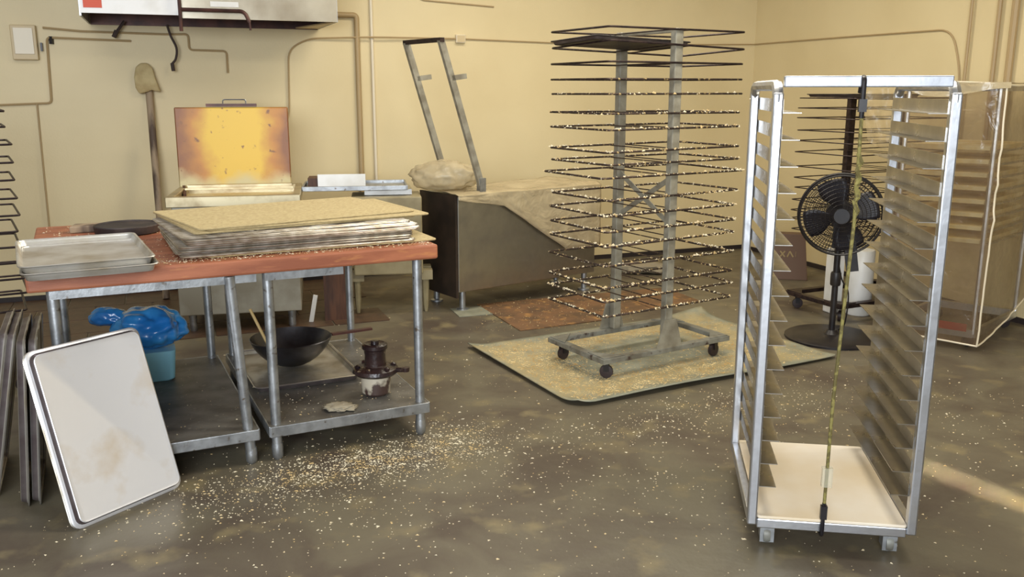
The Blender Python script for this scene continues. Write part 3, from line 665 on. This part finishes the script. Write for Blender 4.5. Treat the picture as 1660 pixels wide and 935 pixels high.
# ------------------------------------------------------------------ wire pan racks on dollies
LX, LY = .97, .55
def loop_mesh(w, h, r, m):
    b = MB(); b.tube(rrect(w, h, .02, 0, 3), r, 6, closed=True)
    for x in (-.06, .06): b.tube([(x, -h/2, -.002), (x, h/2, -.002)], r*.6, 5)
    return b.mesh('wire_shelf', m)
LOOP_D = loop_mesh(LX, LY, .0062, 'wire_dark'); LOOP_C = loop_mesh(LX, LY, .0062, 'wire_clean'); LOOP_T = loop_mesh(LX, LY, .0042, 'wire_clean')
def caster_mesh():
    b = MB(); b.box((0,0,.098), (.06,.045,.008)); b.box((0,.02,.07), (.03,.004,.055)); b.box((0,-.02,.07), (.03,.004,.055)); fork = b.mesh('caster_fork', 'black')
    b = MB(); b.lathe([(.02,-.014),(.038,-.012),(.04,0),(.038,.012),(.02,.014)], 16, (0,0,.04), Matrix.Rotation(PI/2, 4, 'X')); return fork, b.mesh('wheel', 'caster_red')
CF, CW = caster_mesh()
def wire_rack(label, center, yaw, levels, dark_post=False, crumbs=True, tilt=None, base_z=.0):
    t = thing('wire_rack', label, 'rack', (center[0], center[1], base_z), yaw)
    pm = 'wire_clean' if dark_post else 'rack_steel'; dm = 'wire_clean' if dark_post else 'dolly_steel'
    top = levels[0]+.01; hx, hy = LX/2, LY/2-.025
    b = MB(); z = .118
    for y in (-LY/2+.02, LY/2-.02): b.box((0, y, z), (LX, .05, .03))
    for x in (-hx+.025, hx-.025): b.box((x, 0, z), (.05, LY-.09, .03))
    base = b.build('base_frame', dm, t, bevel=.003)
    for i in (-1, 1):
        for j in (-1, 1):
            b = MB(); q = [(i*(hx-.01), j*(LY/2-.005)), (i*(hx-.16), j*(LY/2-.005)), (i*(hx-.01), j*(LY/2-.16))]
            if i*j < 0: q.reverse()
            b.prism(q, .133, .138); b.build('corner_plate', dm, t)
            c = inst(CF, 'caster', t, (i*(hx-.07), j*(LY/2-.06), 0), random.uniform(-.8, .8)); inst(CW, 'wheel', c)
    for j in (-1, 1):
        b = MB(); b.box((0, j*(LY/2-.035), (top+.133)/2), (.056, .045, top-.133)); p = b.build('post', pm, t, bevel=.005)
        yy = j*(LY/2+.0); b = MB(); pl = [(-.10,.11),(.10,.11),(.045,.30),(-.045,.30)]
        y0, y1 = yy-.004, yy+.004
        b.add([(x, y0, z) for x, z in pl]+[(x, y1, z) for x, z in pl], [(0,1,2,3),(7,6,5,4),(0,4,5,1),(1,5,6,2),(2,6,7,3),(3,7,4,0)]); b.build('gusset', pm, t)
    b = MB(); b.box((0, 0, top-.012), (.03, LY-.115, .02)); b.build('top_bar', pm, t)
    for s in (() if dark_post else (-1, 1)):
        b = MB(); b.bar((0, -hy+.02, .99+s*.13), (0, hy-.02, .99-s*.13), .03, .006, (1,0,0)); o = b.build('cross_brace', pm, t); o.location.x = s*.004
    cr = []
    for i, zl in enumerate(levels):
        s = inst(LOOP_T if dark_post else LOOP_D if (crumbs and i > 2) else LOOP_C, 'wire_shelf', t, (random.uniform(-.012, .012), 0, zl), 0)
        s.rotation_euler = (random.uniform(-.006, .006), random.uniform(-.008, .008) if i else 0, random.uniform(-.012, .012))
        if not dark_post and crumbs and i == 1: s.rotation_euler = (-.040, .026, 0)
        if tilt and i in tilt: s.location.x, s.scale = tilt[i][0], (tilt[i][1], 1, 1)
        if crumbs and i > 3:
            nc = int(110+230*min(1, (i-3)/6)); sx = s.scale[0]
            for _ in range(nc):
                q = random.random()*(LX+LY)*2
                if q < LX: p = (q-LX/2, -LY/2)
                elif q < 2*LX: p = (q-LX*1.5, LY/2)
                elif q < 2*LX+LY: p = (-LX/2, q-2*LX-LY/2)
                else: p = (LX/2, q-2*LX-LY*1.5)
                cr.append((p[0]*sx+s.location.x+random.gauss(0, .003), p[1]+random.gauss(0, .003), zl+.004+random.uniform(-.008, .002)))
    if cr:
        o = flakes(cr, 'crumbs', 'crumb', .005, .009, .9); o.parent = t
    return t
lv1 = [1.927, 1.836, 1.751, 1.665, 1.585, 1.481, 1.40, 1.283, 1.212, 1.144, 1.025, .941, .853, .775, .663, .543, .467, .379]
RA = math.atan2(.525, .851)
wire_rack('tall double-post wire rack crusted with glaze, standing on the grey mat', (.779, 5.285), RA, lv1, tilt={9: (0.0, 1.09)}, base_z=.0105)
# black pan near its top
o = inst(PAN_K, 'sheet_pan', None, (.779-.851*.20, 5.285-.525*.20, 1.836+.0075+.0105+.006), 0); o.matrix_world = Matrix.Translation(o.location) @ Matrix.Rotation(-.05, 4, 'X') @ Matrix.Rotation(RA+PI/2+.02, 4, 'Z'); tag(o, 'black sheet pan on the second highest shelf of the tall wire rack', 'sheet pan')
lv2 = [1.56, 1.49, 1.42, 1.33, 1.26, 1.18, 1.07, .99, .915, .83, .75, .685, .61]
a2 = Vector((.90, .42)).normalized(); b2 = Vector((-a2.y, a2.x)); n2 = Vector((2.31, 6.13)); c2 = n2+a2*LX/2+b2*LY/2
wire_rack('dark wire rack behind the pedestal fan by the right wall', c2, math.atan2(a2.y, a2.x), lv2, True, False)
o = inst(PAN_K, 'sheet_pan', None, (c2.x-a2.x*.14, c2.y-a2.y*.14, 1.56+.0075), math.atan2(a2.y, a2.x)+PI/2); tag(o, 'black sheet pan on top of the dark wire rack by the right wall', 'sheet pan')
lv3 = [1.511, 1.433, 1.338, 1.249, 1.156, 1.065, .977, .888, .809, .725, .641, .559, .464]
a1 = Vector((.851, .525)); b1 = Vector((-.525, .851)); r3 = Vector((-2.60, 4.68)); c3 = r3-a1*LX/2+b1*LY/2
wire_rack('wire rack mostly cut off by the left picture edge, only shelf corners showing', c3, RA, lv3, False, False)

# ------------------------------------------------------------------ aluminium pan rack (front right)
AA = math.atan2(-.15, .989)
t = thing('pan_rack', 'open aluminium sheet pan rack in the right foreground', 'rack', (1.186, 3.27, 0), AA)
PW, PD = .545/2, .34; HT = 1.655
for i in (-1, 1):
    # the side frame is one bent tube: up the front, over the top, down the back
    for j in (-1, 1):
        b = MB(); b.box((i*PW, j*PD, (.09+HT-.045)/2), (.034, .034, HT-.045-.09)); b.build('post', 'aluminium', t, bevel=.006)
    b = MB(); n = 6; ptsb = [(i*PW, -PD, HT-.05)]
    for k in range(n+1): a = PI/2*k/n; ptsb.append((i*PW, -PD+.05-.05*math.cos(a), HT-.072+.05*math.sin(a)))
    for k in range(n+1): a = PI/2*(1-k/n); ptsb.append((i*PW, PD-.05+.05*math.cos(a), HT-.072+.05*math.sin(a)))
    ptsb.append((i*PW, PD, HT-.05))
    b.tube(ptsb, .0185, 8); b.build('top_rail', 'aluminium', t)
    b = MB(); b.box((i*PW, 0, .11), (.03, 2*PD-.034, .04)); b.build('bottom_rail', 'aluminium', t, bevel=.004)
b = MB(); b.box((0, -PD-.004, HT-.010), (2*PW-.03, .03, .036)); b.build('top_bar', 'alu_dull', t, bevel=.004)
for j in (-1, 1):
    b = MB(); b.box((0, j*PD, .098), (2*PW-.034, .03, .036)); b.build('bottom_bar', 'aluminium', t, bevel=.004)
SL = MB(); SL.box((0, 0, .021), (.0025, 2*PD-.006, .046)); SL.box((.030, 0, 0), (.060, 2*PD-.006, .0025)); sl_m = SL.mesh('slide', 'slide')
for k in range(16):
    z = 1.545-k*.0875
    if z < .2: break
    inst(sl_m, 'slide', t, (-PW+.0185, 0, z)); inst(sl_m, 'slide', t, (PW-.0185, 0, z), PI)
for i in (-1, 1):
    for j in (-1, 1):
        x, y = i*(PW-.06), j*(PD-.04)
        b = MB(); b.box((x, y, .078), (.056, .056, .006)); b.box((x, y-.024, .045), (.05, .004, .066)); b.box((x-.022, y, .05), (.004, .05, .06)); b.box((x+.022, y, .05), (.004, .05, .06)); c = b.build('caster', 'galvanised', t)
        b = MB(); b.lathe([(.02,-.013),(.034,-.012),(.036,0),(.034,.012),(.02,.013)], 16, (x, y, .036), Matrix.Rotation(PI/2, 4, 'Y')); b.build('wheel', 'dolly_steel', c)
b = MB(); b.loft([rrect(.51, .72, .012, z) for z in (.1185, .130)], smooth=False); o = b.build('bottom_board', 'cardboard', None, (1.186+.012, 3.27, 0), bevel=.003); o.location = Vector((1.186, 3.27, .0)) + Matrix.Rotation(AA, 3, 'Z') @ Vector((0, .0, 0)); o.rotation_euler.z = AA
tag(o, 'pale beige board lying on the bottom of the aluminium pan rack', 'board')
# bungee cord down the front
AM = Matrix.Translation((1.186, 3.27, 0)) @ Matrix.Rotation(AA, 4, 'Z')
t = thing('bungee_cord', 'yellow and black bungee cord stretched down the front of the aluminium rack', 'cord', AM @ Vector((-.02, -PD-.03, 0)), AA)
b = MB(); b.tube([(-.012,0,.16), (-.01,.0,.6), (.01,.001,1.2), (.005,.0,1.585)], .006, 8); b.build('cord', 'cord_yellow', t)
b = MB(); b.tube(rounded([(.005,.0,1.53), (.005,.0,1.655), (.006,.03,1.66), (.006,.05,1.61)], .02), .008, 8); b.box((.005,0,1.57), (.024,.02,.04)); b.build('top_hook', 'black', t)
b = MB(); b.tube(rounded([(-.012,.0,.20), (-.012,.0,.075), (-.012,.03,.07), (-.012,.05,.09)], .02), .007, 8); b.box((-.012,0,.165), (.022,.018,.05)); b.build('bottom_hook', 'black', t)
b = MB(); b.box((-.011, -.004, .30), (.035, .022, .07)); b.build('clear_tag', 'clear_tag', t)
for z0, z1 in ((1.22, 1.42), ):
    b = MB(); b.tube([(.01+.006*math.sin(k*1.7), -.003+.004*math.cos(k*2.3), z0+(z1-z0)*k/14) for k in range(15)], .008, 6); b.build('frayed_cover', 'cord_yellow', t)

# ------------------------------------------------------------------ pedestal fan and the things behind it
t = thing('pedestal_fan', 'black pedestal fan with a round wire cage by the right wall', 'fan', (2.13, 5.76, 0), math.radians(-16))
b = MB(); b.lathe([(.30,0),(.30,.014),(.28,.024),(.05,.034),(.03,.06),(.001,.06)], 40); b.build('base', 'black', t)
b = MB(); b.tube([(0,0,.05), (0,0,.66)], .02, 12); b.lathe([(.03,.36),(.034,.37),(.034,.44),(.03,.45)], 12); b.build('pole', 'black', t)
FZ = .83
b = MB(); b.lathe([(.001,-.16),(.07,-.155),(.085,-.10),(.085,.0),(.05,.02),(.001,.03)], 20, (0,.06,FZ), Matrix.Rotation(PI/2, 4, 'X')); b.build('motor', 'black', t)
b = MB(); b.bar((0,.06,.60), (0,.06,FZ-.06), .07, .05, (0,1,0)); b.bar((.10,.02,.46), (.06,.02,.70), .075, .06, (0,1,0)); b.build('yoke', 'black', t)
RF = .255
b = MB()
for y, r in ((-.06, RF), (.05, RF), (-.005, RF+.008)): b.tube([(r*math.cos(k*PI/24), y, FZ+r*math.sin(k*PI/24)) for k in range(48)], .009 if r > RF else .006, 6, closed=True)
b.build('cage_ring', 'black', t)
for nm, y0, sg in (('front_grille', -.062, -1), ('rear_grille', .052, 1)):
    b = MB()
    for k in range(80):
        a = k*2*PI/80; b.tube([(r*math.cos(a), y0+sg*(.035*(1-(r/RF)**2)), FZ+r*math.sin(a)) for r in (.05, .12, .19, RF)], .0012, 4)
    for r in (.05, .075, .10, .125, .15, .175, .20, .225): b.tube([(r*math.cos(k*PI/20), y0+sg*(.035*(1-(r/RF)**2)), FZ+r*math.sin(k*PI/20)) for k in range(40)], .0018, 4, closed=True)
    b.build(nm, 'black', t)
b = MB(); b.lathe([(.001,-.03),(.05,-.028),(.052,0)], 20, (0,-.095,FZ), Matrix.Rotation(PI/2, 4, 'X')); b.build('hub_badge', 'black', t)
for k in range(4):
    a0 = k*PI/2+.35
    def bl(u, v, a0=a0):
        r = .05+u*.185; a = a0+(v-.5)*(.75+.35*math.sin(u*PI)); return (r*math.cos(a), -.01+(v-.5)*.06*(1-.3*u), FZ+r*math.sin(a))
    b = MB(); b.grid(bl, 8, 6); o = b.build('blade', 'fan_blade', t); s = o.modifiers.new('s', 'SOLIDIFY'); s.thickness = .004
b = MB(); b.tube(arc3([(.0,.02,.56), (.04,.03,.40), (.09,.05,.30), (.085,.06,.10), (.05,.10,.035)]), .005, 6); b.build('power_cord', 'black', t)
b = MB(); b.lathe([(.086,0),(.09,.01),(.09,.47),(.084,.48),(.03,.485)], 24); o = b.build('white_canister', 'white_paint', None, (2.56, 6.43, .001)); tag(o, 'white upright canister on the floor behind the fan', 'canister')
b = MB(); b.box((0,0,.24), (.10,.09,.48)); o = b.build('white_post', 'white_paint', None, (2.385, 6.48, .001), bevel=.008); o.rotation_euler.z = .3; tag(o, 'white square column on the floor left of the white canister', 'column')
t = thing('brown_box', 'brown flared box with a pale printed emblem standing by the right wall', 'box', (2.42, 7.72, 0), -.25)
b = MB(); b.loft([[(-.17,-.09,0),(.17,-.09,0),(.17,.09,0),(-.17,.09,0)], [(-.11,-.06,.40),(.13,-.06,.40),(.13,.06,.40),(-.11,.06,.40)]], smooth=False); b.build('carton', 'brown_box', t, bevel=.004)
b = MB()
for pa in ([(-.07,.20),(-.03,.25)], [(-.07,.25),(-.03,.20)], [(-.01,.20),(.01,.25)], [(.01,.25),(.04,.20)], [(.06,.20),(.06,.25)]):
    (x0, z0), (x1, z1) = pa; yy = lambda z: -.092+.03*z/.40*1.0
    b.bar((x0, yy(z0), z0), (x1, yy(z1), z1), .003, .012)
b.build('emblem', 'pale_print', t, label='pale printed emblem')

# ------------------------------------------------------------------ plastic-covered rack (far right)
P0 = Vector((2.93, 5.44, 0)); la = Vector((-.78, .626, 0)); ra = Vector((.72, .694, 0)); LW, RW, PH = .60, .90, 1.655
t = thing('covered_rack', 'rack under a cloudy plastic zip cover at the right picture edge', 'rack', P0, 0)
ins = lambda s, q: la*(.04+s*(LW-.08))+ra*(.05+q*(RW-.12))
for s in (0, 1):
    for q in (0, 1):
        b = MB(); p = ins(s, q); b.tube([p+Vector((0,0,.10)), p+Vector((0,0,PH-.03))], .016, 8); b.build('post', 'aluminium', t)
        b = MB(); p2 = ins(.08+.84*s, .06+.88*q); b.lathe([(.02,-.013),(.036,-.012),(.036,.012),(.02,.013)], 12, p2+Vector((0,0,.038)), Matrix.Rotation(PI/2, 4, 'X')); b.build('caster', 'rubber', t)
b = MB(); cs = [ins(0,0), ins(0,1), ins(1,1), ins(1,0)]
for i in range(4): b.bar(cs[i]+Vector((0,0,.10)), cs[(i+1) % 4]+Vector((0,0,.10)), .03, .05); b.bar(cs[i]+Vector((0,0,PH-.03)), cs[(i+1) % 4]+Vector((0,0,PH-.03)), .03, .03)
b.build('frame_bars', 'aluminium', t)
b = MB(); b.bar(cs[0]+la*.03-ra*.03+Vector((0,0,.14)), cs[0]+la*.35-ra*.03+Vector((0,0,.14)), .004, .05); b.build('red_band', 'red_crate', t, label='dull red band low inside the cover')
for s in (0.02, .98):
    for k in range(8):
        z = .665+k*.083; b = MB(); b.bar(ins(s, .02)+Vector((0,0,z)), ins(s, .98)+Vector((0,0,z)), .02, .012); b.build('runner', 'slide', t)
for k in range(8):
    z = .665+k*.083; c = P0+ins(.5, .5)+Vector((0, 0, z+.008))
    q = [ins(.05,.03), ins(.05,.97), ins(.95,.97), ins(.95,.03)]; mid = ins(.5, .5)
    b = MB(); b.loft([[(p-mid)*(.97)+Vector((0,0,0)) for p in q][::-1], [(p-mid)+Vector((0,0,.026)) for p in q][::-1]], smooth=False); b.build('sheet_pan', 'gold_bake', None, tuple(c))
    o = bpy.context.scene.collection.objects[-1]; tag(o, 'gold-brown filled sheet pan, %s inside the plastic-covered rack' % ('lowest', 'second lowest', 'third lowest', 'fourth lowest', 'fourth from the top', 'third from the top', 'second from the top', 'topmost')[k], 'sheet pan', 'pans inside the plastic-covered rack')
def cover(u, v):
    # u runs left-back corner -> near corner -> right end ; v from hem to top
    if u < .4: k = u/.4; p = la*(LW+.03)*(1-k); hem = .04+.02*(1-k)
    else: k = (u-.4)/.6; p = ra*(RW+.03)*k; hem = .04+.20*k**1.3
    z = hem+v*(PH-hem+.012*math.sin(u*9)); n = noise.noise(Vector((u*5, v*7, 2)))*.018+noise.noise(Vector((u*13, v*4, 7)))*.010+.006*math.sin(2*PI*(z-.66)/.083)*min(1, max(0, (1.40-z)*4))*min(1, max(0, (z-.55)*4))
    out = -(la+ra).normalized(); return p+out*(.012+abs(n)*1.2+.010*math.sin(v*PI))+Vector((0, 0, z))
b = MB(); b.grid(cover, 80, 60)
def cover_top(u, v):
    p = la*(LW+.03)*(1-u)+ra*(RW+.03)*v; out = -(la+ra).normalized()
    return p+out*.015+Vector((0, 0, PH+.004+.012*noise.noise(Vector((u*4, v*4, 3)))))
cov = b.build('plastic_cover', 'cover_plastic', t)
b = MB(); b.grid(cover_top, 20, 20); b.build('cover_top', 'drape_plastic', t)
b = MB(); b.tube([Vector(cover(.4, k/30))+Vector((-.004,-.006,0)) for k in range(31)], .006, 6); b.tube([Vector(cover(k/60, 0))+Vector((-.003,-.004,0)) for k in range(61)], .006, 6)
b.tube([Vector(cover(k/60, 1))+Vector((-.003,-.004,0)) for k in range(61)], .006, 6); b.build('zip_piping', 'cream_trim', t)
def flap(u, v): 
    p = la*(LW+.03+.20*u*(1-.35*v)); n = noise.noise(Vector((u*4, v*5, 9)))*.02
    return p-ra*(.02+n)+Vector((0, 0, PH-.02-.03*u-v*.40*(1-.2*u)))
b = MB(); b.grid(flap, 14, 16); b.build('cover_flap', 'flap_plastic', t)
def drape(u, v):
    p = la*LW*(1-u); return p-(la+ra).normalized()*(.045+.01*math.sin(u*20))+Vector((0, 0, PH+.008-v*(.035+.045*(1-u)*math.sin(u*PI)*2)))
b = MB(); b.grid(drape, 30, 6); b.build('cover_fold', 'drape_plastic', t)
